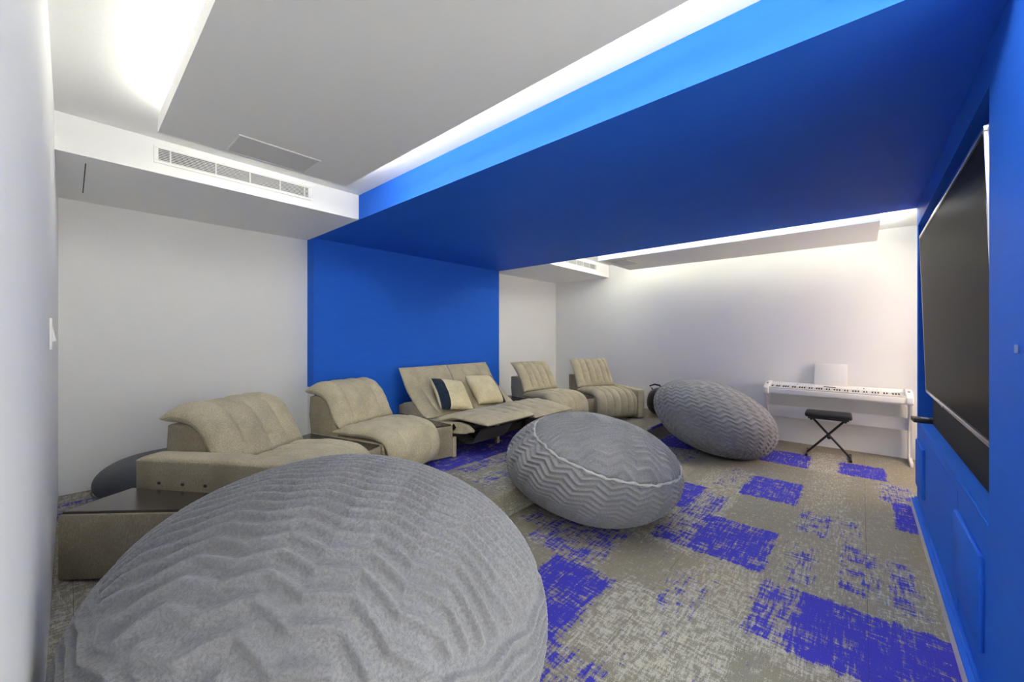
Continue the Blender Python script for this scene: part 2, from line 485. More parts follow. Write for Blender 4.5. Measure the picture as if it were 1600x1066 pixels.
# (x0,x1,y0,y1,blue strength) patches of blue woven into the carpet
PB = [(2.20, 2.75, -0.33, 0.24, 0.92), (2.22, 2.75, 0.24, 0.44, 0.62), (1.52, 2.14, 1.10, 1.50, 0.86), (2.82, 3.44, 0.46, 0.92, 0.86),
      (2.82, 3.02, 0.92, 1.15, 0.7), (3.05, 3.95, 0.88, 1.12, 0.52), (4.13, 4.73, 0.43, 0.84, 0.86), (5.38, 5.95, 0.45, 0.95, 0.9),
      (5.40, 5.90, -0.18, 0.18, 0.92), (3.45, 4.05, 1.12, 1.62, 0.86), (4.13, 4.75, -0.33, -0.215, 0.95), (4.75, 5.30, -0.33, -0.14, 0.5),
      (2.95, 3.55, -0.06, 0.10, 0.52), (2.9, 3.5, -0.24, -0.12, 0.5), (2.85, 3.35, 0.22, 0.34, 0.5), (2.18, 2.75, 1.26, 1.80, 0.55),
      (1.2, 1.55, 0.85, 1.15, 0.55), (5.25, 5.95, 1.62, 2.1, 0.95), (2.1, 2.55, 0.66, 0.84, 0.40), (3.6, 4.05, 0.18, 0.36, 0.5), (3.55, 4.1, 0.0, 0.16, 0.36),
      (1.35, 1.75, 0.3, 0.5, 0.35), (4.2, 4.9, 0.95, 1.1, 0.36), (2.4, 2.9, 1.85, 2.05, 0.45), (4.75, 5.35, 1.5, 1.9, 0.4),
      # platform
      (2.25, 4.10, 2.86, 3.45, 0.92), (2.4, 3.2, 2.66, 2.80, 0.6), (2.3, 3.0, 2.36, 2.46, 0.5), (0.05, 0.28, 2.60, 2.72, 0.85), (-0.05, 0.4, 4.05, 4.4, 0.45),
      (0.2, 0.8, 3.85, 4.3, 0.35), (4.5, 5.2, 2.3, 2.7, 0.6)]
PL = [(1.6, 2.2, 0.45, 1.05, 0.55), (2.2, 2.8, 0.46, 0.75, 0.52), (2.75, 3.5, -0.3, 0.4, 0.42), (2.75, 3.95, 0.85, 1.3, 0.55), (4.1, 5.3, 0.1, 0.35, 0.45),
      (5.35, 6.2, 0.1, 0.45, 0.55), (1.1, 1.75, 0.0, 0.9, 0.46), (2.1, 2.3, 0.0, 0.5, 0.55), (4.0, 4.8, 0.85, 1.2, 0.5), (2.3, 4.0, 2.2, 2.85, 0.45), (-0.05, 0.8, 2.2, 4.6, 0.5)]
def dens(x, y):
    d = 0.02; l = 0.34
    def soft(x0, x1, y0, y1, e):
        dx = max(x0 - x, x - x1, 0); dy = max(y0 - y, y - y1, 0)
        return max(0.0, 1 - math.hypot(dx, dy) / e)
    for x0, x1, y0, y1, v in PB:
        k = soft(x0, x1, y0, y1, 0.035)
        d = max(d, (v * 0.80 + 0.0) * k)
        l = max(l, 0.48 * soft(x0, x1, y0, y1, 0.14))
    for x0, x1, y0, y1, v in PL: l = max(l, v * soft(x0, x1, y0, y1, 0.12))
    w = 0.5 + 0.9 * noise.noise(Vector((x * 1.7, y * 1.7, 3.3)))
    if x > 5.3: w += 0.5  # warm light near the piano painted into the carpet as a brown tint
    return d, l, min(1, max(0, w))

def tile(name, parent, x0, x1, y0, y1, z, n=13):
    g = 0.0007
    x0, x1, y0, y1 = x0 + g, x1 - g, y0 + g, y1 - g
    nx_ = max(2, int(round(n * (x1 - x0) / TS))) ; ny_ = max(2, int(round(n * (y1 - y0) / TS)))
    xs = np.linspace(x0, x1, nx_); ys = np.linspace(y0, y1, ny_)
    XS = np.r_[x0, xs, x1]; YS = np.r_[y0, ys, y1]
    V = []; col = []
    for j, y in enumerate(YS):
        for i, x in enumerate(XS):
            low = i in (0, len(XS) - 1) or j in (0, len(YS) - 1)
            V.append((x, y, z - (0.006 if low else 0.0)))
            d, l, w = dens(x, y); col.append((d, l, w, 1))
    me = grid_mesh(name, np.array(V), len(YS), len(XS))
    a = me.color_attributes.new('pattern', 'FLOAT_COLOR', 'POINT')
    a.data.foreach_set('color', np.array(col, np.float32).ravel())
    return link(name, me, CARPET, parent, sharp=30)

fl = obj('floor', bx(XL - 0.12, XF + 0.12, -2.42, YB + 0.12, -0.1, -0.0055), GAP); struct(fl, 'carpet tiled floor, taupe grey with woven blue patches')
def cuts(lo, hi, origin):
    k0 = math.floor((lo - origin) / TS) ; out = [lo]
    k = k0 + 1
    while origin + k * TS < hi - 0.02:
        if origin + k * TS > lo + 0.02: out.append(origin + k * TS)
        k += 1
    return out + [hi]
cx = cuts(XL, XF, 2.755); cy = cuts(-0.78, YP, 0.432)
for i in range(len(cx) - 1):
    for j in range(len(cy) - 1):
        if cy[j + 1] <= YU + 0.02 and 1.7 < cx[i] < X2 - 0.45: continue
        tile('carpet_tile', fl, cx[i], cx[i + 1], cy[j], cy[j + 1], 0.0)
cx0 = [c for c in cx if c <= X1] ; 
for i in range(len(cx0) - 1): tile('carpet_tile', fl, cx0[i], cx0[i + 1], YN - 0.1, -0.78, 0.0, 6)
pf = obj('floor_platform', bx(XL, XF, YP + 0.006, YB, -0.005, PH - 0.0055), GAP); struct(pf, 'raised carpeted platform carrying the curved row of sofas')
cyp = cuts(YP + 0.02, YB, 2.26 + TS)
for i in range(len(cx) - 1):
    for j in range(len(cyp) - 1):
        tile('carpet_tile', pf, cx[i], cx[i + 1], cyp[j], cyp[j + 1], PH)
for i in range(len(cx) - 1):     # rounded carpet nosing and riser
    prof = [(YP + 0.0005, 0.0)] + [(YP + 0.0005, PH * f) for f in (0.3, 0.6, 0.85)] + [(YP + 0.020 * (1 - math.cos(a)), PH - 0.020 + 0.020 * math.sin(a)) for a in np.linspace(0.2, math.pi / 2, 6)]
    xs = np.linspace(cx[i] + 0.0006, cx[i + 1] - 0.0006, 12)
    V = []; col = []
    for y, z in prof:
        for x in xs:
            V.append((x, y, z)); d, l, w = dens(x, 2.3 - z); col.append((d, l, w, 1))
    me = grid_mesh('riser_tile', np.array(V), len(prof), len(xs))
    a = me.color_attributes.new('pattern', 'FLOAT_COLOR', 'POINT'); a.data.foreach_set('color', np.array(col, np.float32).ravel())
    link('riser_tile', me, CARPET, pf, sharp=None)

# ------------------------------------------------------------------ giant bean bags
def beanbag(label, c, a, b, tilt, az, seam_n, seam_d, lid_dir, res, spacing, group, per=0.22, amp=0.030, rib=0.006, seed=0, pipe=True, clampx=None, lid=None):
    c = np.array(c)
    n = np.array([math.sin(tilt) * math.cos(az), math.sin(tilt) * math.sin(az), math.cos(tilt)])
    L = a * np.eye(3) + (b - a) * np.outer(n, n)
    Li = np.linalg.inv(L)
    m = np.array(seam_n, float); m /= np.linalg.norm(m)
    Lm = L @ m; ln = np.linalg.norm(Lm); mp = Lm / ln; ts = math.acos(max(-1, min(1, seam_d / ln)))
    e1 = np.array(lid_dir, float); e1 -= mp * (e1 @ mp); e1 /= np.linalg.norm(e1); e2 = np.cross(mp, e1)
    f1 = np.array(lid_dir, float); f1 -= m * (f1 @ m); f1 /= np.linalg.norm(f1); f2 = np.cross(m, f1)
    root = thing('giant_bean_bag', label, 'bean bag', (c[0], c[1], 0), 0, group)
    nphi = int(2 * math.pi * a / res)
    phi = np.linspace(0, 2 * math.pi, nphi, endpoint=False)
    lid_ = lid or (spacing, amp, per, rib)
    tri = lambda x: 2 * np.abs(2 * (x - np.floor(x + 0.5))) - 1
    rs0 = np.random.RandomState(seed); LUMP = []
    for k in range(9):
        dv = rs0.normal(size=3); dv /= np.linalg.norm(dv); LUMP.append((dv, rs0.uniform(3, 11), rs0.uniform(0, 6)))
    def lumps(P):
        return sum((0.010 / (1 + 0.25 * f)) * np.sin(f * (P @ dv) + o_) for dv, f, o_ in LUMP)
    def surf(t0, t1, lid):
        nt = int(abs(t1 - t0) * 0.62 / res) + 2
        th = np.linspace(t0, t1, nt)
        TH, PHI = np.meshgrid(th, phi, indexing='ij')
        q = (np.sin(TH)[..., None] * (np.cos(PHI)[..., None] * e1 + np.sin(PHI)[..., None] * e2) + np.cos(TH)[..., None] * mp)
        P = q @ L.T
        Nn = q @ Li.T; Nn /= np.linalg.norm(Nn, axis=-1, keepdims=True)
        if lid:
            lsp, lam, lper, lrib = lid_
            ph = (P @ f2 + lam * tri(P @ f1 / lper)) / lsp
        else:
            ph = (-(TH - ts) * 0.55 + amp * tri(PHI * round(2 * math.pi * a / per) / (2 * math.pi))) / spacing
        w = np.cos(2 * math.pi * ph)
        ribh = (lid_[3] if lid else rib) * (2 * (0.5 + 0.5 * w) ** 2.2 - 0.75)
        lump = lumps(P)
        edge = np.exp(-((TH - ts) / 0.035) ** 2)
        fade = 1 - 1.0 * np.exp(-((TH - ts) / 0.02) ** 2)
        rad = np.clip(np.sin(TH) / 0.15, 0, 1) if not lid else 1
        P = P + Nn * (ribh * fade * rad + lump - (0.012 if pipe else 0.004) * edge)[..., None]
        G = P + c
        z = G[..., 2]
        soft = lambda v, lo, k: lo + k * np.logaddexp(0, (v - lo) / k)
        z2 = np.maximum(soft(z, 0.004, 0.006), 0.003)
        over = G[..., 1] > YP - 0.012
        z2 = np.where(over, np.maximum(z2, PH + 0.004), z2)
        low = (z2 < PH + 0.02) & over
        G[..., 2] = z2
        if clampx is not None: G[..., 0] = np.maximum(G[..., 0], clampx)
        G[..., 0] -= c[0]; G[..., 1] -= c[1]
        return grid_mesh('cover', G.reshape(-1, 3), nt, nphi, True)
    link('cover_lid', surf(0.004, ts, True), FLEECE, root, sharp=None)
    link('cover_body', surf(ts, math.pi - 0.004, False), FLEECE, root, sharp=None)
    if pipe:
        pts = []
        rs = np.random.RandomState(seed + 5)
        wob = [rs.uniform(0, 6.28) for _ in range(6)]
        for p_ in np.linspace(0, 2 * math.pi, 260, endpoint=False):
            tw = ts + 0.006 * math.sin(31 * p_ + wob[0]) + 0.005 * math.sin(53 * p_ + wob[1]) + 0.006 * math.sin(11 * p_ + wob[2])
            q = math.sin(tw) * (math.cos(p_) * e1 + math.sin(p_) * e2) + math.cos(tw) * mp
            P = L @ q; N_ = Li @ q; N_ /= np.linalg.norm(N_)
            P = P + N_ * (lumps(P) + 0.002 + 0.003 * math.sin(41 * p_ + wob[3])) + c
            pts.append((P[0] - c[0], P[1] - c[1], max(P[2], 0.02)))
        bm = bmesh.new(); tube(bm, pts, [0.0095 + 0.003 * math.sin(i * 0.9) for i in range(260)], 8, True)
        obj('seam_piping', bm, PIPING, root)
    return root
BG = 'giant fleece bean bags'
RD = (0.664, -0.7477, 0)
beanbag('huge grey fleece bean bag nearest the camera, touching the left wall', (0.644, 1.374, 0.481), 0.71, 0.501, -0.352, -2.579, (0.16, -0.02, 0.98), 0.22, RD, 0.0050, 0.040, BG, per=0.20, amp=0.0115, rib=0.0095, seed=3, clampx=XL + 0.004, pipe=False)
beanbag('grey fleece bean bag with a pale wavy lid seam, in the middle of the floor', (2.876, 1.673, 0.380), 0.70, 0.412, 0.218, 0.035, (0.002, -0.291, 0.957), 0.258, RD, 0.008, 0.050, BG, per=0.22, amp=0.026, rib=0.0075, seed=11, lid=(0.045, 0.018, 0.19, 0.0060))
beanbag('grey fleece bean bag tipped up beside the white piano', (5.39, 1.411, 0.426), 0.723, 0.431, 0.357, -0.96, (0.25, 0.1, 0.95), 0.34, RD, 0.010, 0.060, BG, per=0.165, amp=0.022, rib=0.006, seed=23, pipe=False)

def pouf(name, label, loc, rx, ry, h, mat, handle=False):
    t = thing(name, label, 'bean bag', loc)
    nt, npn = 40, 64
    V = []
    for i in range(nt):
        th = math.pi * i / (nt - 1)
        zz = math.cos(th); rr = abs(math.sin(th)) ** 0.62
        for k in range(npn):
            p_ = 2 * math.pi * k / npn
            f = 1 + 0.02 * math.sin(3 * p_ + 1) + 0.015 * math.sin(5 * p_ + zz * 3)
            V.append((rx * rr * math.cos(p_) * f, ry * rr * math.sin(p_) * f, h / 2 + h / 2 * zz * (1 if zz > 0 else 0.985)))
    link('shell', grid_mesh('shell', np.array(V), nt, npn, True), mat, t, sharp=None)
    if handle:
        bm = bmesh.new(); tube(bm, [(-0.02, 0.20, h * 0.90), (-0.04, 0.24, h * 1.03), (-0.02, 0.17, h * 1.09), (0, 0.10, h * 1.06), (0, 0.06, h * 0.97)], 0.014, 8)
        obj('carry_handle', bm, mat, t)
    bm = bmesh.new(); tube(bm, [(rx * 0.99 * math.cos(a_), ry * 0.99 * math.sin(a_), h * 0.36) for a_ in np.linspace(0, 2 * math.pi, 60, endpoint=False)], 0.006, 6, True)
    obj('seam', bm, mat, t)
pouf('bean_bag_pouf', 'smooth dark slate bean bag behind the left armchair by the wall', (0.57, 4.10, PH), 0.47, 0.47, 0.315, LEATHER)
pouf('bean_bag_pouf', 'black bean bag with carry handle half hidden behind the grey one near the piano', (6.16, 2.27, PH), 0.29, 0.12 + 0.16, 0.44, BLACKL, True)

# ------------------------------------------------------------------ sofa modules
def place(cx_, cy_, deg, x, y):
    a_ = R(deg); return (cx_ + x * math.cos(a_) - y * math.sin(a_), cy_ + x * math.sin(a_) + y * math.cos(a_))

MOD = {'A': (1.26, 2.617, 33, 0.72), 'B': (2.075, 2.98, 15, 0.66), 'D': (4.61, 2.98, -12, 0.66), 'E': (5.36, 2.67, -31, 0.66)}
SEAT = [(0.70, 0.375), (0.50, 0.385), (0.30, 0.392), (0.13, 0.372), (0.045, 0.31), (0.02, 0.20), (0.03, 0.06)]
LOWB = [(1.07, 0.716), (0.97, 0.735), (0.86, 0.718), (0.77, 0.658), (0.71, 0.565), (0.655, 0.47), (0.60, 0.42)]
HIGHB = [(1.00, 0.835), (0.90, 0.765), (0.80, 0.66), (0.73, 0.55), (0.68, 0.47), (0.64, 0.43)]
HIGHE = [(0.97, 0.86), (0.89, 0.78), (0.80, 0.67), (0.73, 0.55), (0.68, 0.47), (0.64, 0.43)]

def module(key, label, back, pleats, blockz, seed, arm=None):
    cx_, cy_, deg, w = MOD[key]
    t = thing('sofa_seat', label, 'sofa', (cx_, cy_, PH), R(deg), 'curved row of taupe sofa seats')
    b_ = bmesh.new(); box(b_, -w / 2 + 0.004, w / 2 - 0.004, 0.085, 0.985, 0.02, 0.335, 0.012, 2)
    obj('base', b_, TWEED_SHADE, t)
    for sx in (-1, 1):
        for y_ in (0.14, 0.92): obj('foot', bx(sx * (w / 2 - 0.06) - 0.025, sx * (w / 2 - 0.06) + 0.025, y_ - 0.025, y_ + 0.025, 0, 0.022), BLACK, t)
    if back is LOWB:
        pr = [(0.62, 0.32), (0.655, 0.40), (0.70, 0.50), (0.745, 0.59), (0.80, 0.65), (0.87, 0.685), (1.02, blockz - 0.015), (1.03, 0.53), (1.015, 0.51), (1.01, 0.32)]
    else:
        pr = [(0.64, 0.32), (0.70, 0.45), (0.78, blockz - 0.06), (0.83, blockz), (1.0, blockz), (1.005, 0.48), (0.99, 0.465), (0.985, 0.32)]
    b_ = bmesh.new(); prism(b_, pr, -w / 2 + 0.012, w / 2 - 0.012, 'x', 0.010, 2)
    obj('back_block', b_, TWEED_SHADE, t)
    slab('seat_cushion', SEAT, 0.115, w, TWEED, t, pleats=pleats, gd=0.009, puff=0.010, seed=seed, buttons=((-0.55, 0.93), (0.45, 0.86)), wrinkle=0.005)
    slab('back_cushion', back, 0.135 if back is LOWB else 0.085, w + 0.005, TWEED, t, pleats=pleats, gd=0.009, puff=0.010, seed=seed + 9, tipthin=0.72 if back is LOWB else 0.5, endq=9.0, buttons=((0.1, 0.8), (-0.45, 0.55)), wrinkle=0.010 if back is LOWB else 0.006)
    if arm:
        sx, aw, ah, y0_, y1_ = arm
        x0_ = sx * (w / 2 + 0.002); x1_ = sx * (w / 2 + aw)
        b_ = bmesh.new(); box(b_, min(x0_, x1_), max(x0_, x1_), y0_, y1_, 0.015, ah, 0.022, 4)
        ar = obj('armrest', b_, TWEED_SHADE if sx < 0 else TWEED, t)
        pp = bmesh.new()
        xo = x1_
        tube(pp, [(xo - sx * 0.012, y0_ + 0.01, ah - 0.012), (xo - sx * 0.012, y1_ - 0.01, ah - 0.012)], 0.004, 6)
        obj('arm_piping', pp, TWEED_SHADE, ar)
        if sx < 0:
            pd = slab('arm_pad', [(y1_ - 0.005, ah - 0.012), ((y0_ + y1_) / 2, ah - 0.006), (y0_ + 0.01, ah - 0.012)], 0.045, aw - 0.004, TWEED, ar, x0=(x0_ + x1_) / 2, pleats=(), gd=0, puff=0.004, wrinkle=0.003, seed=seed, ns=40, nx=24, endq=20)
            for y_ in (0.88, 0.72, 0.57):
                bt = bmesh.new(); bmesh.ops.create_uvsphere(bt, u_segments=12, v_segments=8, radius=0.013)
                for v in bt.verts: v.co = Vector((x1_ + v.co.x * 0.35, y_ + v.co.y, ah - 0.135 + v.co.z * 0.7))
                obj('dimple_shade', bt, SHADOWCLOTH, ar)  # dark flattened dot painting the shade inside a tuft dimple
    return t
module('A', 'low taupe sofa seat with a long left armrest, nearest the left wall', LOWB, (-0.45, 0.05, 0.5), 0.695, 1, (-1, 0.155, 0.515, 0.02, 1.05))
module('B', 'low taupe armless sofa seat in front of the blue wall edge, left of the loveseat', LOWB, (-0.5, 0.0, 0.5), 0.69, 21)
module('D', 'taupe armless sofa seat with raised back, right of the reclined loveseat', HIGHB, (-0.55, -0.2, 0.15, 0.55), 0.625, 41)
module('E', 'taupe sofa seat with raised back and right armrest, by the far wall', HIGHE, (-0.6, -0.25, 0.1, 0.45, 0.75), 0.60, 61, (1, 0.125, 0.44, 0.0, 0.96))

# reclined loveseat
LX, LY, LW = 3.34, 3.05, 1.46
t = thing('reclining_loveseat', 'reclined two-seat taupe loveseat with leg rests out, against the blue wall', 'sofa', (LX, LY, PH), 0)
b_ = bmesh.new(); box(b_, -LW / 2 + 0.03, LW / 2 - 0.03, 0.30, 0.98, 0.02, 0.27, 0.01, 2); obj('base', b_, SHADOWCLOTH, t)  # coloured dark to stand for the shaded void under the seats
for sx in (-1, 1):
    for y_ in (0.36, 0.92): obj('foot', bx(sx * (LW / 2 - 0.10) - 0.025, sx * (LW / 2 - 0.10) + 0.025, y_ - 0.025, y_ + 0.025, 0, 0.022), BLACK, t)
for sx in (-1, 1):
    b_ = bmesh.new()
    prism(b_, [(0.56, 0.02), (0.56, 0.325), (0.62, 0.37), (0.80, 0.46), (0.90, 0.47), (1.08, 0.42), (1.08, 0.02)], -0.03 + sx * (LW / 2 - 0.03), 0.03 + sx * (LW / 2 - 0.03), 'x', 0.01, 2)
    obj('rear_side', b_, TWEED_SHADE, t)
    b_ = bmesh.new()
    prism(b_, [(0.55, 0.33), (0.30, 0.335), (0.0, 0.362), (-0.12, 0.352), (-0.20, 0.31), (-0.19, 0.285), (-0.10, 0.277), (0.0, 0.25), (0.12, 0.238), (0.5, 0.228)], -0.022 + sx * (LW / 2 - 0.035), 0.022 + sx * (LW / 2 - 0.035), 'x', 0.012, 3)
    sp = obj('side_bracket', b_, TWEED, t)
    b_ = bmesh.new(); bmesh.ops.create_cube(b_, size=0.05)
    for v in b_.verts: v.co = Vector((sx * (LW / 2 - 0.010) + v.co.x * 0.16, 0.075 + (v.co.y + v.co.z) * 0.707, 0.307 + (v.co.z - v.co.y) * 0.707))
    obj('recline_button', b_, BLACK, sp)
    obj('front_foot', bx(sx * (LW / 2 - 0.02) - 0.022, sx * (LW / 2 - 0.02) + 0.022, 0.07, 0.11, 0.0, 0.205, 0.004, 2), TWEED, t)
b_ = bmesh.new(); prism(b_, [(0.98, 0.02), (0.98, 0.44), (1.08, 0.44), (1.08, 0.02)], -LW / 2 + 0.06, LW / 2 - 0.06, 'x', 0.01, 2); obj('rear_frame', b_, TWEED_SHADE, t)
obj('leg_rest_frame', bx(-LW / 2 + 0.10, LW / 2 - 0.10, -0.05, 0.32, 0.27, 0.32, 0.01, 2), SHADOWCLOTH, t)
for sx in (-0.55, 0.0, 0.55):
    b_ = bmesh.new(); tube(b_, [(sx, 0.34, 0.10), (sx, 0.05, 0.24), (sx, -0.25, 0.335)], 0.014, 8); obj('leg_rest_strut', b_, STEEL, t)
sl = slab('hanging_lining', [(0.30, 0.26), (0.12, 0.15), (-0.05, 0.14), (-0.2, 0.30)], 0.02, 0.5, SHADOWCLOTH, t, x0=-0.36, pleats=(-0.4, 0.1), gd=0.006, puff=0.012, wrinkle=0.012, seed=5)
obj('centre_leg', bx(-0.05, -0.01, 0.10, 0.14, 0.0, 0.26, 0.004, 2), TWEED, t)
hw = LW / 2
for i, sx in enumerate((-1, 1)):
    dz = 0.0 if i == 0 else -0.035
    slab('seat_cushion', [(0.56, 0.315), (0.44, 0.31), (0.25, 0.36), (0.08, 0.405), (-0.10, 0.41 + dz * .5), (-0.28, 0.405 + dz), (-0.42, 0.395 + dz)], 0.075, hw - 0.004, TWEED, t, x0=sx * hw / 2, pleats=(-0.4, 0.1, 0.55), gd=0.008, puff=0.008, wrinkle=0.008, seed=70 + i * 5, endq=9, tipthin=0.7)
    slab('back_cushion', [(1.085, 0.86), (1.02, 0.765), (0.93, 0.63), (0.82, 0.52), (0.70, 0.425), (0.60, 0.365), (0.52, 0.335)], 0.085, hw - 0.006, TWEED, t, x0=sx * hw / 2, pleats=(-0.5, -0.1, 0.35), gd=0.006, puff=0.006, wrinkle=0.007, seed=80 + i * 7, buttons=((0.1, 0.25), (-0.4, 0.35)), tipthin=0.6)

# wedge consoles between the seats
def wedge(label, fl_, bl_, br_, fr_, z=0.33, group='wedge consoles between the seats'):
    pts = [fl_, fr_, br_, bl_]
    ox = sum(p[0] for p in pts) / 4; oy = sum(p[1] for p in pts) / 4
    P = [(p[0] - ox, p[1] - oy) for p in pts]
    t = thing('wedge_console', label, 'side table', (ox, oy, PH), 0, group)
    b_ = bmesh.new(); prism(b_, P, 0.012, z - 0.006, 'z', 0.008, 2); obj('body', b_, TWEED_SHADE, t)
    def inset(k):
        out = []
        n = len(P)
        for i in range(n):
            p0, p1, p2 = Vector(P[i - 1]), Vector(P[i]), Vector(P[(i + 1) % n])
            d0 = (p0 - p1).normalized(); d1 = (p2 - p1).normalized()
            bis = (d0 + d1); bis.normalize()
            sn = max(0.25, abs(bis.x * d1.y - bis.y * d1.x))
            q = p1 + bis * (k / sn); out.append((q.x, q.y))
        return out
    b_ = bmesh.new(); prism(b_, inset(0.010), z - 0.006, z + 0.008, 'z', 0.002, 1); obj('top', b_, WOOD, t)
    b_ = bmesh.new(); prism(b_, inset(0.03), 0.0, 0.013, 'z'); obj('plinth', b_, BLACK, t)
def side(key, sx, y, gap=0.008):
    cx_, cy_, deg, w = MOD[key]; return place(cx_, cy_, deg, sx * (w / 2 + gap), y)
def edge(sx, y, gap=0.008): return (LX + sx * (LW / 2 + gap), LY + y)
wedge('dark topped wedge console between the two low seats on the left', side('A', 1, 0.10), side('A', 1, 0.98), side('B', -1, 0.98), side('B', -1, 0.10))
wedge('dark topped wedge console left of the reclined loveseat', side('B', 1, 0.10), side('B', 1, 0.98), edge(-1, 1.0), edge(-1, 0.07))
wedge('dark topped wedge console right of the reclined loveseat', edge(1, 0.07), edge(1, 1.0), side('D', -1, 0.98), side('D', -1, 0.10))
wedge('dark topped wedge console between the two raised-back seats', side('D', 1, 0.10), side('D', 1, 0.98), side('E', -1, 0.98), side('E', -1, 0.10))
ca = MOD['A']
wedge('large dark topped end console between the left wall and the long armrest', (0.625, 2.345), (XL + 0.016, 3.02), place(ca[0], ca[1], ca[2], -(0.36 + 0.168), 1.04), place(ca[0], ca[1], ca[2], -(0.36 + 0.168), 0.03), z=0.345)

# cushions on the loveseat
def pillow(label, loc, size, rot, stripe):
    t = thing('throw_pillow', label, 'pillow', loc, 0, 'cream pillows on the loveseat')
    t.rotation_euler = rot
    def sheet(u0, u1, nm, mat):
        nu, nv = 26, 34
        rows = []
        us = np.linspace(u0, u1, nu); vs = np.linspace(-1, 1, nv)
        V = []
        for u in us:
            ring = []
            for sgn in (1, -1):
                for v in (vs if sgn > 0 else vs[::-1]):
                    h = 0.085 * (max(0, (1 - u * u)) ** 0.45) * (max(0, (1 - v * v)) ** 0.45)
                    pinch = 1 - 0.06 * (1 - abs(u)) * abs(v) ** 4
                    px = 1 - 0.06 * (1 - abs(v)) * abs(u) ** 4
                    wr = 0.008 * noise.noise(Vector((u * 3 + loc[0] * 7, v * 3, sgn * 2.0)))
                    ring.append((u * size[0] / 2 * px, sgn * -1 * (h + wr * (1 - u * u) * (1 - v * v)) , v * size[1] / 2 * pinch + 0.006 * math.sin(u * 17) * (abs(v) > 0.97)))
            V += ring
        me = grid_mesh(nm, np.array(V), nu, 2 * nv, True)
        bm = bmesh.new(); bm.from_mesh(me); bpy.data.meshes.remove(me)
        bmesh.ops.remove_doubles(bm, verts=bm.verts, dist=0.0005)
        return obj(nm, bm, mat, t, sharp=80)
    a_, b_, c_ = stripe
    if a_ > -1: sheet(-1, a_, 'cream_panel', CREAM)
    else: pass
    sheet(max(a_, -1), b_, 'navy_stripe', NAVY)
    sheet(b_, c_, 'cream_panel', CREAM)
    return t
pillow('cream pillow with a dark navy stripe along its left edge', (3.04, 3.66, 0.755), (0.47, 0.45), (R(-45), R(9), R(-5)), (-0.97, -0.46, 1.0))
p2 = pillow('cream pillow with a navy right edge, on the right loveseat seat', (3.61, 3.67, 0.76), (0.46, 0.46), (0, 0, 0), (-1.0, -0.75, 1.0))
p2.rotation_euler = (R(45), R(-4), R(180 - 4))

# ------------------------------------------------------------------ digital piano
t = thing('digital_piano', 'white digital piano on a white stand against the far wall', 'piano', (6.35, 0.275, 0))
PW = 1.42; hwp = PW / 2
b_ = bmesh.new()
prism(b_, [(-0.145, 0.685), (-0.155, 0.70), (-0.155, 0.755), (-0.14, 0.765), (0.02, 0.765), (0.035, 0.80), (0.16, 0.825), (0.18, 0.82), (0.18, 0.70), (0.17, 0.685)], -hwp + 0.035, hwp - 0.035, 'y', 0.004, 2)
for v in b_.verts: pass
obj('case', b_, PLASTIC_W, t)
for sy in (-1, 1):
    b_ = bmesh.new()
    prism(b_, [(-0.15, 0.68), (-0.165, 0.70), (-0.16, 0.765), (-0.10, 0.80), (0.05, 0.825), (0.17, 0.835), (0.185, 0.82), (0.185, 0.69), (0.17, 0.68)], min(sy * (hwp - 0.06), sy * hwp), max(sy * (hwp - 0.06), sy * hwp), 'y', 0.008, 3)
    ch = obj('cheek_block', b_, PLASTIC_W, t)
    b_ = bmesh.new(); bmesh.ops.create_cone(b_, segments=16, radius1=0.011, radius2=0.011, depth=0.01, cap_ends=True)
    obj('volume_knob', b_, BLACK, ch, loc=(-0.02, sy * (hwp - 0.03), 0.817))
wk = bmesh.new(); n = 52; kw = (PW - 0.124) / n
for i in range(n):
    y = -hwp + 0.062 + i * kw
    box(wk, -0.15, 0.02, y + 0.0006, y + kw - 0.0006, 0.76, 0.778, 0.0012, 1)
wo = obj('white_keys', wk, IVORY, t); wo['kind'] = 'stuff'
bk = bmesh.new()
for i in range(n - 1):
    if (i % 7) in (0, 2, 3, 5, 6):
        y = hwp - 0.062 - (i + 1) * kw
        prism(bk, [(-0.055, 0.776), (-0.048, 0.791), (0.02, 0.791), (0.02, 0.776)], y - 0.006, y + 0.006, 'y')
bo = obj('black_keys', bk, BLACK, t); bo['kind'] = 'stuff'
obj('name_strip', bx(0.036, 0.075, -0.035, 0.085, 0.802, 0.8075), BLACK, t).rotation_euler = (0, 0, 0)
for y in [-0.45 + 0.035 * k for k in range(7)] + [0.18 + 0.03 * k for k in range(8)]: obj('control_button', bx(0.06, 0.072, y - 0.006, y + 0.006, 0.803, 0.812, 0.001, 1), PLASTIC_W, t)
for y in (-0.30, 0.36): obj('dark_knob', bx(0.065, 0.08, y - 0.010, y + 0.010, 0.803, 0.813, 0.002, 1), BLACK, t)
b_ = bmesh.new(); box(b_, -0.006, 0.006, -0.165, 0.165, 0.0, 0.285, 0.004, 2)
mr = obj('music_rest', b_, PLASTIC_W, t, loc=(0.125, 0.02, 0.815)); mr.rotation_euler = (0, R(14), 0)
for sy in (-1, 1):
    y0_, y1_ = sorted((sy * (hwp - 0.03), sy * (hwp - 0.005)))
    b_ = bmesh.new()
    prism(b_, [(-0.12, 0.682), (-0.10, 0.62), (-0.02, 0.48), (0.03, 0.36), (0.03, 0.06), (-0.17, 0.045), (-0.18, 0.0), (0.18, 0.0), (0.18, 0.682)], y0_, y1_, 'y', 0.003, 2)
    obj('side_panel', b_, PLASTIC_W, t)
obj('crossbar', bx(0.075, 0.095, -hwp + 0.03, hwp - 0.03, 0.36, 0.505, 0.003, 2), PLASTIC_W, t)

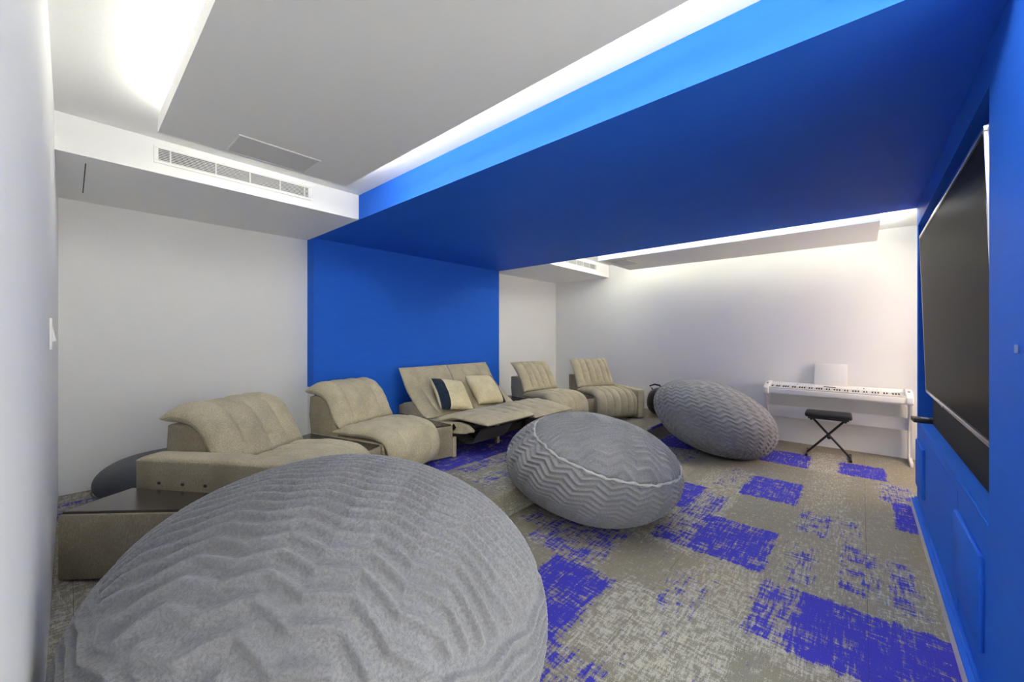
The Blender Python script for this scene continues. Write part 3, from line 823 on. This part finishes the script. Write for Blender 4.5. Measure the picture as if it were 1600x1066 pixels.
# ------------------------------------------------------------------ keyboard bench
t = thing('keyboard_bench', 'black padded folding bench with crossed legs in front of the piano', 'stool', (6.09, 0.30, 0), R(2))
b_ = bmesh.new(); box(b_, -0.15, 0.15, -0.22, 0.22, 0.475, 0.53, 0.022, 4); obj('seat_pad', b_, BLACKL, t)
obj('seat_plate', bx(-0.12, 0.12, -0.19, 0.19, 0.455, 0.476, 0.003, 1), BLACK, t)
for s_ in (-1, 1):
    b_ = bmesh.new(); tube(b_, [(0.014 * s_, s_ * 0.155, 0.45), (0.014 * s_, -s_ * 0.20, 0.022)], 0.0125, 10); lg = obj('leg', b_, STEEL, t)
    b_ = bmesh.new(); tube(b_, [(-0.15, -s_ * 0.205, 0.014), (0.15, -s_ * 0.205, 0.014)], 0.012, 10); obj('floor_bar', b_, STEEL, lg)
    for e_ in (-1, 1):
        b_ = bmesh.new(); tube(b_, [(e_ * 0.142, -s_ * 0.205, 0.0145), (e_ * 0.165, -s_ * 0.205, 0.0145)], 0.0145, 10); obj('rubber_cap', b_, BLACK, lg)
    b_ = bmesh.new(); tube(b_, [(-0.11, s_ * 0.16, 0.446), (0.11, s_ * 0.16, 0.446)], 0.012, 10); obj('support_bar', b_, STEEL, t)
b_ = bmesh.new(); tube(b_, [(-0.035, -0.008, 0.232), (0.035, -0.008, 0.232)], 0.02, 14); obj('pivot_knob', b_, BLACK, t)

# ------------------------------------------------------------------ television, sound bar, box
TX0, TX1, TZ0, TZ1 = 2.262, 4.44, 1.012, 2.238
t = thing('television', 'large flat television with silver frame in the blue wall niche', 'television', ((TX0 + TX1) / 2, -0.376, TZ0))
t.rotation_euler = (R(-1.7), 0, 0)
hw_, hh = (TX1 - TX0) / 2, TZ1 - TZ0
bw = 0.022
b_ = bmesh.new(); box(b_, -hw_ + 0.004, hw_ - 0.004, -0.045, -0.004, 0.004, hh - 0.004, 0.004, 2); obj('rear_shell', b_, BLACK, t)
fr = bmesh.new()
box(fr, -hw_, hw_, -0.046, 0.0, hh - bw, hh, 0.003, 2); box(fr, -hw_, hw_, -0.046, 0.0, 0, bw, 0.003, 2)
box(fr, -hw_, -hw_ + bw * 0.6, -0.046, 0.0, bw, hh - bw, 0.003, 2); box(fr, hw_ - bw * 0.6, hw_, -0.046, 0.0, bw, hh - bw, 0.003, 2)
obj('frame', fr, SILVER, t)
i0 = bw * 0.6
obj('upper_bezel', bx(-hw_ + i0, hw_ - i0, -0.006, 0.0005, hh - bw - 0.012, hh - bw), BLACK, t)
obj('lower_bezel', bx(-hw_ + i0, hw_ - i0, -0.006, 0.0005, bw, bw + 0.008), BLACK, t)
obj('screen', bx(-hw_ + i0, hw_ - i0, -0.005, -0.002, bw, hh - bw), SCREEN, t)
b_ = bmesh.new(); box(b_, 0.22, 0.26, 0.0, 0.004, -0.004, 0.008, 0.001, 1); obj('status_badge', b_, SILVER, t)
obj('mount', bx(-0.3, 0.3, -0.23, -0.046, 0.4, 0.8, 0.005, 1), BLACK, t)

t = thing('sound_bar', 'tall black cloth sound bar standing on the blue ledge under the television', 'speaker', (3.375, -0.415, NZ0 + 0.0005))
obj('cabinet', bx(-1.075, 1.075, -0.15, -0.012, 0, 0.215, 0.006, 2), BLACK, t)
obj('grille', bx(-1.07, 1.07, -0.013, 0.0, 0.004, 0.205, 0.003, 2), GRILLE, t)
obj('trim_strip', bx(-1.075, 1.075, -0.05, 0.004, 0.208, 0.219, 0.002, 1), SILVER, t)

t = thing('set_top_box', 'small black box overhanging the far end of the blue ledge', 'electronics', (4.51, -0.41, NZ0 + 0.002), R(4))
obj('case', bx(-0.035, 0.10, -0.12, 0.10, 0, 0.034, 0.006, 2), BLACK, t)
obj('label_sticker', bx(-0.01, 0.06, 0.01, 0.05, 0.0338, 0.0352), PLASTIC_W, t)
